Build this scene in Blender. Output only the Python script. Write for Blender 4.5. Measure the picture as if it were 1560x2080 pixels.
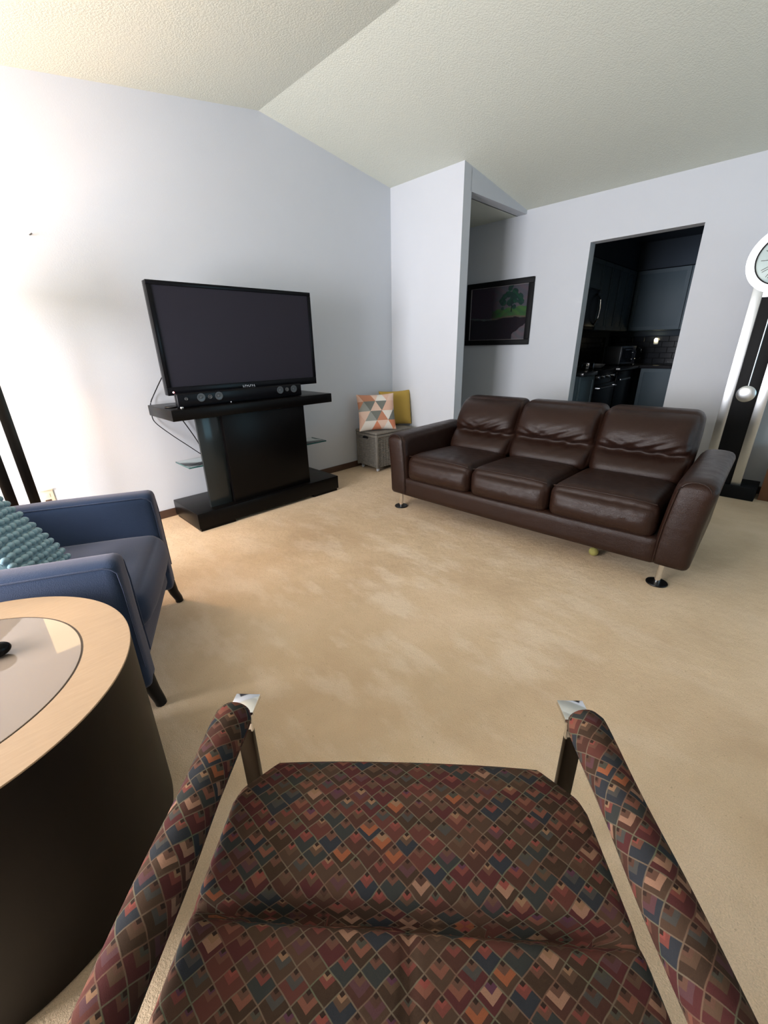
import bpy, bmesh, math, random
from mathutils import Vector, Matrix
import numpy as np
random.seed(7)
for o in list(bpy.data.objects): bpy.data.objects.remove(o, do_unlink=True)
S = bpy.context.scene
COL = S.collection

# ------------------------------------------------------------------ camera
PITCH, ROLL, YAW, FOC, CAMH = -0.382344, -0.0196068, 0.778579, 834.3065, 1.2
cy_, sy_, cp_, sp_ = math.cos(YAW), math.sin(YAW), math.cos(PITCH), math.sin(PITCH)
fwd = Vector((sy_*cp_, cy_*cp_, sp_)); rt0 = Vector((cy_, -sy_, 0)); up0 = rt0.cross(fwd)
rt = rt0*math.cos(ROLL)+up0*math.sin(ROLL); up = -rt0*math.sin(ROLL)+up0*math.cos(ROLL)
cam = bpy.data.cameras.new('camera'); co = bpy.data.objects.new('camera', cam); COL.objects.link(co)
m3 = Matrix((rt, up, -fwd)).transposed()
co.matrix_world = Matrix.Translation((0, 0, CAMH)) @ m3.to_4x4()
cam.sensor_fit = 'VERTICAL'; cam.sensor_height = 24.0; cam.lens = FOC/2080*24.0; cam.clip_start = 0.01
S.camera = co

# ------------------------------------------------------------------ world and exposure
w = bpy.data.worlds.new('world'); S.world = w; w.use_nodes = True
bg = w.node_tree.nodes['Background']; bg.inputs[0].default_value = (0.62, 0.80, 1.0, 1); bg.inputs[1].default_value = 1.0
S.view_settings.view_transform = 'Standard'; S.view_settings.look = 'None'
S.view_settings.gamma = 1; S.view_settings.use_curve_mapping = False
S.view_settings.exposure = 0.15

def area_light(name, loc, target, sx, sy, power, color):
    l = bpy.data.lights.new(name, 'AREA'); l.shape = 'RECTANGLE'; l.size = sx; l.size_y = sy
    l.energy = power; l.color = color
    o = bpy.data.objects.new(name, l); COL.objects.link(o); o.location = loc
    o.rotation_euler = (Vector(target)-Vector(loc)).to_track_quat('-Z', 'Y').to_euler(); return o
# daylight entering through the window of the left wall
area_light('daylight', (-2.06, 1.85, 1.08), (0, 1.85, 1.08), 1.9, 1.6, 335, (0.96, 0.955, 1.0))
area_light('fill_rear', (2.9, -2.72, 1.35), (2.9, 0, 1.35), 1.5, 1.3, 16, (0.35, 0.80, 1.0))  # added fill behind the camera, tints walls and ceiling blue-green

# ------------------------------------------------------------------ node helpers
class N:
    def __init__(s, name):
        s.m = bpy.data.materials.new(name); s.m.use_nodes = True; s.t = s.m.node_tree
        s.b = s.t.nodes['Principled BSDF']
    def n(s, typ, **kw):
        x = s.t.nodes.new(typ)
        for k, v in kw.items(): setattr(x, k, v)
        return x
    def l(s, a, b): s.t.links.new(a, b)
    def setin(s, sock, v):
        if hasattr(v, 'is_output') or isinstance(v, bpy.types.NodeSocket): s.l(v, sock)
        else: sock.default_value = v
    def math(s, op, a, b=0.0, c=0.0):
        x = s.n('ShaderNodeMath', operation=op)
        for i, v in enumerate((a, b, c)): s.setin(x.inputs[i], v)
        return x.outputs[0]
    def coord(s, kind='Object'): return s.n('ShaderNodeTexCoord').outputs[kind]
    def noise(s, vec, scale, detail=3, rough=.5, out='Fac'):
        x = s.n('ShaderNodeTexNoise'); s.l(vec, x.inputs['Vector']); x.inputs['Scale'].default_value = scale
        x.inputs['Detail'].default_value = detail; x.inputs['Roughness'].default_value = rough
        return x.outputs[out]
    def ramp(s, fac, stops, interp='LINEAR'):
        x = s.n('ShaderNodeValToRGB'); x.color_ramp.interpolation = interp; e = x.color_ramp.elements
        while len(e) < len(stops): e.new(1)
        for i, (p, c) in enumerate(stops): e[i].position = p; e[i].color = (*c, 1) if len(c) == 3 else c
        s.setin(x.inputs[0], fac); return x.outputs[0]
    def mix(s, fac, a, b, mode='MIX'):
        x = s.n('ShaderNodeMix', data_type='RGBA', blend_type=mode)
        s.setin(x.inputs[0], fac)
        for i, v in ((6, a), (7, b)): s.setin(x.inputs[i], (*v, 1) if isinstance(v, tuple) and len(v) == 3 else v)
        return x.outputs[2]
    def scale(s, vec, sc):
        x = s.n('ShaderNodeMapping'); s.l(vec, x.inputs[0]); x.inputs['Scale'].default_value = sc; return x.outputs[0]
    def bump(s, h, strength=.3, dist=.01):
        x = s.n('ShaderNodeBump'); s.l(h, x.inputs['Height']); x.inputs['Strength'].default_value = strength
        x.inputs['Distance'].default_value = dist; s.l(x.outputs[0], s.b.inputs['Normal']); return x
    def col(s, v): s.setin(s.b.inputs['Base Color'], (*v, 1) if isinstance(v, tuple) and len(v) == 3 else v)
    def rough(s, v): s.setin(s.b.inputs['Roughness'], v)

def simple(name, col, rough=.5, metal=0, bump=None, var=0.0, spec=None, coat=0, sheen=0):
    n = N(name); c = n.coord()
    if var: n.col(n.mix(n.noise(c, 6, 4), tuple(x*(1-var) for x in col), tuple(min(1, x*(1+var)) for x in col)))
    else: n.col(col)
    n.rough(rough); n.b.inputs['Metallic'].default_value = metal
    if spec is not None: n.b.inputs['Specular IOR Level'].default_value = spec
    if coat: n.b.inputs['Coat Weight'].default_value = coat; n.b.inputs['Coat Roughness'].default_value = .1
    if sheen: n.b.inputs['Sheen Weight'].default_value = sheen
    if bump: n.bump(n.noise(c, bump[0], 4, .6), bump[1], bump[2])
    return n.m

M = {}
M['wall'] = simple('wall_paint', (.57, .59, .63), .75, bump=(160, .12, .004), var=.015)
n = N('popcorn_ceiling'); c = n.coord(); n.col((.64, .66, .585)); n.rough(.95)
h = n.noise(c, 95, 3, .7); n.bump(n.ramp(h, [(.36, (0, 0, 0)), (.64, (1, 1, 1))]), .32, .005); M['ceiling'] = n.m
# carpet
n = N('beige_carpet'); c = n.coord()
big = n.noise(c, 1.6, 4, .6); mid = n.noise(n.scale(c, (1.5, .6, 1)), 4.5, 5, .6); fine = n.noise(c, 260, 2, .7)
base = n.ramp(big, [(.34, (.64, .46, .30)), (.52, (.75, .56, .375)), (.68, (.84, .64, .45))])
vm = n.n('ShaderNodeVectorMath', operation='DISTANCE'); n.l(c, vm.inputs[0]); vm.inputs[1].default_value = (1.4, 1.4, 0)
traffic = n.ramp(n.math('DIVIDE', vm.outputs['Value'], 2.6), [(.12, (1, 1, 1)), (.62, (.15, .15, .15))])
base = n.mix(n.math('MULTIPLY', traffic, n.ramp(mid, [(.50, (0, 0, 0)), (.62, (.55, .55, .55))])), base, (.95, .79, .63))
base = n.mix(n.ramp(fine, [(.3, (.0, .0, .0)), (.75, (.5, .5, .5))]), base, (.48, .37, .25))
speck = n.noise(c, 80, 2, .5); base = n.mix(n.ramp(speck, [(.25, (.5, .5, .5)), (.31, (0, 0, 0))]), base, (.40, .28, .17))
n.col(base); n.rough(1.0); n.b.inputs['Specular IOR Level'].default_value = .1
hh = n.math('ADD', n.math('MULTIPLY', fine, .5), n.math('MULTIPLY', n.noise(c, 14, 5, .7), 1.4)); n.bump(hh, .55, .012)
M['carpet'] = n.m
M['baseboard'] = simple('dark_stained_trim', (.07, .035, .022), .45, var=.2)
# brown leather
n = N('brown_leather'); c = n.coord()
n.col(n.mix(n.noise(c, 3, 4), (.017, .0066, .0042), (.027, .0112, .0068))); n.rough(n.ramp(n.noise(c, 20, 3), [(.3, (.33,)*3), (.7, (.44,)*3)]))
v = n.n('ShaderNodeTexVoronoi', feature='DISTANCE_TO_EDGE'); n.l(c, v.inputs['Vector']); v.inputs['Scale'].default_value = 240
hh = n.math('ADD', n.math('MULTIPLY', v.outputs[0], .35), n.math('MULTIPLY', n.noise(n.scale(c, (1, 1, 2.2)), 11, 3, .5), .9))
n.bump(hh, .28, .012); n.b.inputs['Specular IOR Level'].default_value = .55; n.b.inputs['Specular IOR Level'].default_value = .30; M['leather'] = n.m
M['chrome'] = simple('polished_chrome', (.82, .83, .85), .09, 1)
M['brushed'] = simple('brushed_steel', (.74, .77, .80), .33, 1)
M['darkchrome'] = simple('satin_metal', (.035, .029, .024), .3, 1)
M['blackmetal'] = simple('black_foot', (.005, .0045, .005), .4, spec=.25)
# espresso furniture
n = N('espresso_veneer'); c = n.coord()
g = n.noise(n.scale(c, (2, 2, 30)), 6, 4); n.col(n.mix(g, (.002, .0017, .0016), (.0035, .0028, .0025))); n.rough(.3)
n.b.inputs['Specular IOR Level'].default_value = .12; M['espresso'] = n.m
M['blackplastic'] = simple('black_plastic', (.003, .003, .004), .25, spec=.15)
M['matteblack'] = simple('matte_black', (.004, .004, .005), .6, spec=.2)
M['screen'] = simple('plasma_screen', (.020, .018, .025), .40, spec=.12)
M['smoked'] = simple('smoked_glass', (.016, .019, .019), .15, spec=.3)
M['cone'] = simple('speaker_cone', (.10, .105, .11), .35, .6)
M['grille'] = simple('speaker_grille', (.02, .02, .022), .7)
# glass
n = N('clear_glass'); n.col((.80, .95, .93)); n.rough(.02); n.b.inputs['Transmission Weight'].default_value = 1.0; n.b.inputs['IOR'].default_value = 1.45
M['glass'] = n.m
n = N('window_glass'); tr_ = n.n('ShaderNodeBsdfTransparent'); gl_ = n.n('ShaderNodeBsdfGlossy'); gl_.inputs['Roughness'].default_value = .01
mx_ = n.n('ShaderNodeMixShader'); mx_.inputs[0].default_value = .05; n.l(tr_.outputs[0], mx_.inputs[1]); n.l(gl_.outputs[0], mx_.inputs[2])
n.l(mx_.outputs[0], n.t.nodes['Material Output'].inputs[0])
M['winglass'] = n.m
M['glassedge'] = simple('green_glass_edge', (.02, .09, .085), .15)
M['white'] = simple('white_paint', (.78, .77, .74), .4)
M['almond'] = simple('almond_plastic', (.72, .62, .46), .4)
# blue armchair fabric
n = N('slate_blue_fabric'); c = n.coord()
n.col(n.mix(n.noise(c, 7, 5, .6), (.007, .021, .056), (.013, .031, .072))); n.rough(.95); n.b.inputs['Sheen Weight'].default_value = .26
n.b.inputs['Sheen Tint'].default_value = (.95, .82, .86, 1)
n.bump(n.noise(c, 320, 2, .7), .35, .003); M['bluefabric'] = n.m
n = N('knobbly_knit'); c = n.coord(); n.col(n.mix(n.noise(c, 30, 3), (.17, .33, .41), (.34, .47, .52))); n.rough(.95)
n.b.inputs['Sheen Weight'].default_value = .4; n.bump(n.noise(c, 260, 2), .4, .003); M['knit'] = n.m
# table
n = N('pale_wood_ring'); c = n.coord()
g = n.noise(n.scale(c, (3, 34, 3)), 7, 5, .6); n.col(n.mix(g, (.34, .215, .12), (.45, .30, .18))); n.rough(.42); n.bump(g, .08, .003); M['palewood'] = n.m
n = N('dark_drum_veneer'); c = n.coord()
g = n.noise(n.scale(c, (20, 20, 2)), 5, 4); n.col(n.mix(g, (.002, .0012, .001), (.005, .003, .002))); n.rough(.45); M['drum'] = n.m
M['tableglass'] = simple('cream_back_painted_glass', (.26, .20, .155), .03, coat=.0)
M['ringgap'] = simple('dark_inlay', (.05, .03, .02), .5)

# patterned tapestry: diamond lattice, nested chevrons, a colour of its own in every cell
n = N('tapestry_fabric'); uv = n.n('ShaderNodeUVMap').outputs[0]
sx = n.n('ShaderNodeSeparateXYZ'); n.l(uv, sx.inputs[0]); U, V = sx.outputs[0], n.math('MULTIPLY', sx.outputs[1], 1.15)
CELL = .0302*math.sqrt(2)
wob = n.noise(uv, 18, 2); U = n.math('ADD', U, n.math('MULTIPLY', n.math('SUBTRACT', wob, .5), .010))
A = n.math('DIVIDE', n.math('SUBTRACT', U, V), CELL); B = n.math('DIVIDE', n.math('ADD', U, V), CELL)
# A grows to lower right, B grows to upper right; top corner of a cell is (A low, B high)
fa, fb = n.math('FLOOR', A), n.math('FLOOR', B)
la, lb = n.math('SUBTRACT', A, fa), n.math('SUBTRACT', 1.0, n.math('SUBTRACT', B, fb))
cid = n.n('ShaderNodeCombineXYZ'); n.l(fa, cid.inputs[0]); n.l(fb, cid.inputs[1])
wn = n.n('ShaderNodeTexWhiteNoise', noise_dimensions='3D'); n.l(cid.outputs[0], wn.inputs['Vector'])
sc = n.n('ShaderNodeSeparateColor'); n.l(wn.outputs['Color'], sc.inputs[0]); R1, R2, R3 = sc.outputs
pal_out = [(.0, (.085, .040, .030)), (.16, (.060, .040, .026)), (.30, (.135, .050, .040)), (.44, (.040, .055, .055)), (.56, (.100, .030, .032)),
           (.68, (.090, .060, .040)), (.80, (.030, .045, .060)), (.90, (.110, .065, .042))]
pal_mid = [(.0, (.17, .085, .060)), (.2, (.22, .070, .058)), (.38, (.13, .085, .055)), (.52, (.075, .085, .080)), (.66, (.25, .11, .075)), (.80, (.12, .06, .07)), (.90, (.40, .25, .17)), (.97, (.36, .13, .06))]
pal_in = [(.0, (.10, .055, .040)), (.25, (.15, .085, .06)), (.5, (.30, .085, .07)), (.65, (.08, .09, .07)), (.8, (.34, .22, .13)), (.9, (.12, .05, .09))]
mx = n.math('MAXIMUM', la, lb)
def step(x, e): return n.math('GREATER_THAN', x, e)
wi = n.n('ShaderNodeMapRange'); n.l(R2, wi.inputs[0]); wi.inputs[3].default_value = .46; wi.inputs[4].default_value = .74
colr = n.mix(step(mx, wi.outputs[0]), n.ramp(R2, pal_mid, 'CONSTANT'), n.ramp(R1, pal_out, 'CONSTANT'))
colr = n.mix(step(mx, n.math('MULTIPLY', wi.outputs[0], .62)), n.ramp(R3, pal_in, 'CONSTANT'), colr)
colr = n.mix(step(mx, .22), (.035, .022, .018), colr)
dl = n.math('MINIMUM', n.math('MINIMUM', la, n.math('SUBTRACT', 1.0, la)), n.math('MINIMUM', lb, n.math('SUBTRACT', 1.0, lb)))
lcol = n.ramp(n.noise(uv, 14, 2), [(.38, (.20, .125, .085)), (.52, (.21, .18, .13)), (.66, (.15, .19, .12))])
colr = n.mix(n.ramp(dl, [(.016, (1, 1, 1)), (.044, (0, 0, 0))]), colr, lcol)
colr = n.mix(1.0, colr, (.58, .50, .47), 'MULTIPLY')
colr = n.mix(.35, colr, n.mix(n.noise(uv, 600, 2), (.05, .03, .02), colr), 'MIX')
n.col(colr); n.rough(.95); n.b.inputs['Specular IOR Level'].default_value = .1
bh = n.math('ADD', n.math('MULTIPLY', n.math('MINIMUM', dl, .08), 4.0), n.math('MULTIPLY', n.noise(uv, 900, 2), .4)); n.bump(bh, .35, .002)
M['tapestry'] = n.m

# wicker, pillows
n = N('grey_wicker'); c = n.coord(); n.col(n.mix(n.noise(c, 40, 4), (.10, .09, .075), (.22, .20, .17))); n.rough(.75); M['wicker'] = n.m
n = N('triangle_print'); uv = n.n('ShaderNodeUVMap').outputs[0]
sx = n.n('ShaderNodeSeparateXYZ'); n.l(uv, sx.inputs[0]); a = n.math('MULTIPLY', sx.outputs[0], 3.3); b = n.math('MULTIPLY', sx.outputs[1], 3.8)
p = n.math('ADD', a, n.math('MULTIPLY', b, .5)); q = n.math('SUBTRACT', a, n.math('MULTIPLY', b, .5))
cid = n.n('ShaderNodeCombineXYZ'); n.l(n.math('FLOOR', p), cid.inputs[0]); n.l(n.math('FLOOR', q), cid.inputs[1]); n.l(n.math('FLOOR', b), cid.inputs[2])
wn = n.n('ShaderNodeTexWhiteNoise', noise_dimensions='3D'); n.l(cid.outputs[0], wn.inputs['Vector'])
n.col(n.ramp(wn.outputs['Value'], [(0, (.50, .22, .13)), (.2, (.66, .42, .32)), (.36, (.17, .18, .16)), (.5, (.72, .68, .62)), (.64, (.60, .22, .12)), (.76, (.30, .31, .28)), (.88, (.70, .50, .40))], 'CONSTANT'))
n.rough(.9); M['triprint'] = n.m
M['yellow'] = simple('mustard_fabric', (.42, .27, .05), .9, bump=(200, .3, .003), var=.1)
M['tennis'] = simple('felt_ball', (.34, .31, .09), .95, var=.1)
M['cardboard'] = simple('brown_wood_box', (.20, .085, .045), .5, var=.15)
M['teal'] = simple('teal_paper', (.10, .30, .34), .5)
M['dialface'] = simple('pale_dial', (.42, .55, .56), .35)
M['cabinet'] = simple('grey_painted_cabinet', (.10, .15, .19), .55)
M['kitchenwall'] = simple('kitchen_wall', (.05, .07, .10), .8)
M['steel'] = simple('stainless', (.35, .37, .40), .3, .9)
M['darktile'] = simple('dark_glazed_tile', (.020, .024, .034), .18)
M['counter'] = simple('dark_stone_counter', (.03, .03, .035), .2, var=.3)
M['paleplastic'] = simple('pale_plastic', (.5, .52, .55), .4)
def emit(name, col, st):
    n = N(name); n.col((.8, .8, .8)); n.b.inputs['Emission Color'].default_value = (*col, 1); n.b.inputs['Emission Strength'].default_value = st; return n.m
M['nightlight'] = emit('night_light_glow', (1, .85, .5), 14)
M['led'] = emit('red_standby_led', (1, .25, .3), 2.5)
M['logo'] = simple('silver_lettering', (.55, .55, .58), .35, .3)
n = N('lamp_shade_cloth'); n.col((.9, .8, .62)); n.rough(.9); n.b.inputs['Emission Color'].default_value = (1, .70, .38, 1); n.b.inputs['Emission Strength'].default_value = 4.0
M['shade'] = n.m

# ------------------------------------------------------------------ mesh helpers
def link(name, me, mat, parent=None, mtx=None, smooth=True, angle=None):
    o = bpy.data.objects.new(name, me); COL.objects.link(o)
    if mat: me.materials.append(mat)
    if smooth:
        for p in me.polygons: p.use_smooth = True
        if angle:
            me.set_sharp_from_angle(angle=math.radians(angle))
    if parent: o.parent = parent
    if mtx is not None: o.matrix_local = mtx
    return o
def bmobj(name, bm, mat, parent=None, mtx=None, smooth=True, angle=35):
    bmesh.ops.recalc_face_normals(bm, faces=bm.faces[:])
    me = bpy.data.meshes.new(name); bm.to_mesh(me); bm.free(); return link(name, me, mat, parent, mtx, smooth, angle)
def box_bm(bm, x0, x1, y0, y1, z0, z1, bev=0.0, seg=2, mtx=None):
    t = bmesh.new(); bmesh.ops.create_cube(t, size=1)
    bmesh.ops.scale(t, vec=(x1-x0, y1-y0, z1-z0), verts=t.verts)
    bmesh.ops.translate(t, vec=((x0+x1)/2, (y0+y1)/2, (z0+z1)/2), verts=t.verts)
    if bev: bmesh.ops.bevel(t, geom=t.edges[:], offset=bev, segments=seg, affect='EDGES', profile=.5)
    if mtx is not None: t.transform(mtx)
    me = bpy.data.meshes.new('t'); t.to_mesh(me); t.free(); bm.from_mesh(me); bpy.data.meshes.remove(me); return bm
def box(name, x0, x1, y0, y1, z0, z1, mat, parent=None, bev=0.004, seg=2, mtx=None):
    return bmobj(name, box_bm(bmesh.new(), x0, x1, y0, y1, z0, z1, bev, seg), mat, parent, mtx)
def cyl_bm(bm, p0, p1, r0, r1=None, seg=24, caps=True):
    r1 = r0 if r1 is None else r1; p0, p1 = Vector(p0), Vector(p1); d = p1-p0
    q = d.to_track_quat('Z', 'Y').to_matrix().to_4x4()
    bmesh.ops.create_cone(bm, cap_ends=caps, segments=seg, radius1=r0, radius2=r1, depth=d.length, matrix=Matrix.Translation((p0+p1)/2) @ q)
    return bm
def lathe_bm(bm, prof, seg=48, axis=None):
    rings = []
    for r, z in prof:
        rings.append([bm.verts.new((r*math.cos(2*math.pi*i/seg), r*math.sin(2*math.pi*i/seg), z)) for i in range(seg)] if r > 1e-5 else [bm.verts.new((0, 0, z))])
    for a, b in zip(rings, rings[1:]):
        for i in range(seg):
            j = (i+1) % seg
            if len(a) == 1 and len(b) == 1: continue
            if len(a) == 1: bm.faces.new((a[0], b[i], b[j]))
            elif len(b) == 1: bm.faces.new((a[i], a[j], b[0]))
            else: bm.faces.new((a[i], a[j], b[j], b[i]))
    if axis is not None: bmesh.ops.transform(bm, matrix=axis, verts=bm.verts)
    return bm
def tube_bm(bm, pts, r, seg=8):
    pts = [Vector(p) for p in pts]; prev = None
    for i, p in enumerate(pts):
        t = (pts[min(i+1, len(pts)-1)]-pts[max(i-1, 0)]).normalized()
        ref = Vector((0, 0, 1)) if abs(t.z) < .9 else Vector((1, 0, 0))
        a = t.cross(ref).normalized(); b = t.cross(a)
        rr = r[i] if isinstance(r, (list, tuple)) else r
        ring = [bm.verts.new(p+a*rr*math.cos(2*math.pi*k/seg)+b*rr*math.sin(2*math.pi*k/seg)) for k in range(seg)]
        if prev:
            for k in range(seg): bm.faces.new((prev[k], prev[(k+1) % seg], ring[(k+1) % seg], ring[k]))
        else: bm.faces.new(ring[::-1])
        prev = ring
    bm.faces.new(prev); return bm
def soft(name, cx, cy, cz, sx, sy, sz, r, mat, parent=None, n=(20, 20, 8), deform=None, mtx=None, uv=None):
    """rounded upholstered block centred at (cx,cy,cz); deform(p, u) gets the point and its -1..1 position"""
    nx, ny, nz = n; idx = {}; verts = []; faces = []
    def vert(i, j, k):
        key = (i, j, k)
        if key in idx: return idx[key]
        def g(t, m): t = 2*t/m-1; return t
        u = Vector((g(i, nx), g(j, ny), g(k, nz)))
        # denser near the edges
        v = Vector([math.copysign(1-(1-abs(t))**1.35 if abs(t) > 0 else 0, t) for t in u])
        hx = Vector((sx/2, sy/2, sz/2)); p = Vector((v.x*hx.x, v.y*hx.y, v.z*hx.z))
        inner = Vector([max(-(h-r), min(h-r, c)) for h, c in zip(hx, p)])
        d = p-inner
        if d.length > 1e-9:
            # spread the corner bands evenly over the quarter rounds
            on = [abs(abs(t)-1) < 1e-9 for t in u]
            d = d.normalized()*r
        q = inner+d
        if deform: q = deform(q, v)
        idx[key] = len(verts); verts.append(q+Vector((cx, cy, cz))); return idx[key]
    for s in (0, nz):
        for i in range(nx):
            for j in range(ny):
                f = (vert(i, j, s), vert(i+1, j, s), vert(i+1, j+1, s), vert(i, j+1, s)); faces.append(f if s else f[::-1])
    for s in (0, ny):
        for i in range(nx):
            for k in range(nz):
                f = (vert(i, s, k), vert(i+1, s, k), vert(i+1, s, k+1), vert(i, s, k+1)); faces.append(f if not s else f[::-1])
    for s in (0, nx):
        for j in range(ny):
            for k in range(nz):
                f = (vert(s, j, k), vert(s, j+1, k), vert(s, j+1, k+1), vert(s, j, k+1)); faces.append(f if s else f[::-1])
    me = bpy.data.meshes.new(name); me.from_pydata([tuple(v) for v in verts], [], faces); me.update()
    if uv:
        lay = me.uv_layers.new(name='UVMap'); nm = [Vector(v.normal) for v in me.vertices]
        for lp in me.loops: lay.data[lp.index].uv = uv(me.vertices[lp.vertex_index].co, nm[lp.vertex_index])
    return link(name, me, mat, parent, mtx)
def sph(x, p): return math.copysign(abs(x)**p, x)
def thing(name, label, cat, loc=(0, 0, 0), rz=0.0, group=None):
    o = bpy.data.objects.new(name, None); COL.objects.link(o); o.location = loc; o.rotation_euler = (0, 0, rz); o.empty_display_size = .1
    return tag(o, label, cat, group)
def tag(o, label, cat, group=None):
    o['label'] = label; o['category'] = cat
    if group: o['group'] = group
    return o
def struct(o): o['kind'] = 'structure'; return o
def poly_wall(name, outline, holes_quads, mat):
    pass
PI = math.pi

# ------------------------------------------------------------------ the room shell
RX, RZ, SL_R, SL_L = 2.07, 2.782, .1405, .158
XL, XD, YT, YF, XP, YP = -1.9, 4.51, 3.296, -2.6, 3.42, 2.453
HC = 2.405
def ceil_z(x): return RZ-(x-RX)*SL_R if x > RX else RZ-(RX-x)*SL_L
def prism(bm, pts, d):
    """extrude a planar polygon by vector d"""
    a = [bm.verts.new(p) for p in pts]; b = [bm.verts.new(Vector(p)+Vector(d)) for p in pts]
    bm.faces.new(a); bm.faces.new(b[::-1])
    for i in range(len(a)):
        j = (i+1) % len(a); bm.faces.new((a[i], b[i], b[j], a[j]))
    return bm
struct(box('floor', XL-.2, 7.6, YF-.2, 6.6, -.12, 0, M['carpet'], bev=0))
# two sloping ceiling planes meeting at the ridge
bm = prism(bmesh.new(), [(RX, YF-.15, RZ), (RX, YT+.1, RZ), (XL-.15, YT+.1, ceil_z(XL-.15)), (XL-.15, YF-.15, ceil_z(XL-.15))], (0, 0, .12))
struct(bmobj('ceiling', bm, M['ceiling'], smooth=False))
bm = prism(bmesh.new(), [(RX, YF-.15, RZ), (XD+.12, YF-.15, ceil_z(XD+.12)), (XD+.12, YP+.05, ceil_z(XD+.12)), (XP+.05, YP+.05, ceil_z(XP+.05)), (XP+.05, YT+.1, ceil_z(XP+.05)), (RX, YT+.1, RZ)], (0, 0, .12))
struct(bmobj('ceiling_slope', bm, M['ceiling'], smooth=False))
# gable wall behind the television
bm = prism(bmesh.new(), [(XL-.12, YT, -.05), (XP+.1, YT, -.05), (XP+.1, YT, ceil_z(XP+.1)+.05), (RX, YT, RZ+.06), (XL-.12, YT, ceil_z(XL-.12)+.05)], (0, .12, 0))
struct(bmobj('wall_back', bm, M['wall'], smooth=False))
# pier that juts out beside the hall
struct(box('wall_pier', XP, XP+.115, YP, 6.4, -.05, 2.75, M['wall'], bev=0))
# header over the hall opening
bm = prism(bmesh.new(), [(XP+.10, YP, HC), (XD+.02, YP, HC), (XD+.02, YP, ceil_z(XD)+.05), (XP+.10, YP, ceil_z(XP)+.05)], (0, .11, 0))
struct(bmobj('wall_header', bm, M['wall'], smooth=False))
struct(box('ceiling_hall', XP+.1, XD+.05, YP+.10, 6.4, HC, HC+.1, M['ceiling'], bev=0))
struct(box('wall_hall_end', XP, XD+.1, 6.3, 6.42, -.05, 2.6, M['wall'], bev=0))
# right wall with the kitchen doorway
D0, D1, DZ = .918, 1.783, 2.062
bm = bmesh.new()
prism(bm, [(XD, YF-.12, -.05), (XD, D0, -.05), (XD, D0, 2.6), (XD, YF-.12, 2.6)], (.115, 0, 0))
prism(bm, [(XD, D1, -.05), (XD, 6.4, -.05), (XD, 6.4, 2.6), (XD, D1, 2.6)], (.115, 0, 0))
prism(bm, [(XD, D0, DZ), (XD, D1, DZ), (XD, D1, 2.6), (XD, D0, 2.6)], (.115, 0, 0))
struct(bmobj('wall_right', bm, M['wall'], smooth=False))
# left wall and front wall, each with a window
def wall_with_window(name, fixed, axis, a0, a1, w0, w1, z0, z1, ztop, thick):
    bm = bmesh.new()
    def P(a, z): return (fixed, a, z) if axis == 'y' else (a, fixed, z)
    d = (thick, 0, 0) if axis == 'y' else (0, thick, 0)
    for q in (((a0, -.05), (w0, -.05), (w0, ztop(w0)), (a0, ztop(a0))), ((w1, -.05), (a1, -.05), (a1, ztop(a1)), (w1, ztop(w1))),
              ((w0, -.05), (w1, -.05), (w1, z0), (w0, z0)), ((w0, z1), (w1, z1), (w1, ztop(w1)), (w0, ztop(w0)))):
        prism(bm, [P(*t) for t in q], d)
    return struct(bmobj(name, bm, M['wall'], smooth=False))
wall_with_window('wall_left', XL, 'y', YF-.1, YT+.1, 1.0, 2.7, .10, 2.03, lambda a: 2.25, -.115)
bm = bmesh.new()
wall_with_window('wall_front', YF, 'x', XL-.1, XD+.1, 2.1, 3.7, .65, 2.0, lambda a: ceil_z(a)+.05, -.115)
def window(name, axis, fixed, a0, a1, z0, z1, t):
    e = bpy.data.objects.new(name, None); COL.objects.link(e); struct(e)
    def B(nm, p0, p1, q0, q1, mat, th):
        if axis == 'y': return box(nm, fixed+min(0, t)/2-th/2, fixed+min(0, t)/2+th/2, p0, p1, q0, q1, mat, e, bev=.003)
        return box(nm, p0, p1, fixed+min(0, t)/2-th/2, fixed+min(0, t)/2+th/2, q0, q1, mat, e, bev=.003)
    f = .05
    B('jamb', a0, a0+f, z0, z1, M['white'], .07); B('jamb', a1-f, a1, z0, z1, M['white'], .07)
    B('sash_rail', a0+f, a1-f, z0, z0+f, M['white'], .06); B('sash_rail', a0+f, a1-f, z1-f, z1, M['white'], .06)
    mid = (a0+a1)/2; B('mullion', mid-.02, mid+.02, z0+f, z1-f, M['white'], .05)
    B('window_pane', a0+f, mid-.02, z0+f, z1-f, M['winglass'], .005); B('window_pane', mid+.02, a1-f, z0+f, z1-f, M['winglass'], .005)
window('window_1', 'y', XL, 1.0, 2.7, .10, 2.03, -.115)
window('window_2', 'x', YF, 2.1, 3.7, .65, 2.0, -.115)
struct(box('baseboard_back', XL, XP, YT-.014, YT, 0, .062, M['baseboard'], bev=.004))
struct(box('baseboard_pier', XP-.014, XP, YP, YT-.014, 0, .062, M['baseboard'], bev=.004))
struct(box('baseboard_right', XD-.014, XD, YF, D0, 0, .062, M['baseboard'], bev=.004))
struct(box('baseboard_hall', XD-.014, XD, D1, 6.3, 0, .062, M['baseboard'], bev=.004))

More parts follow.
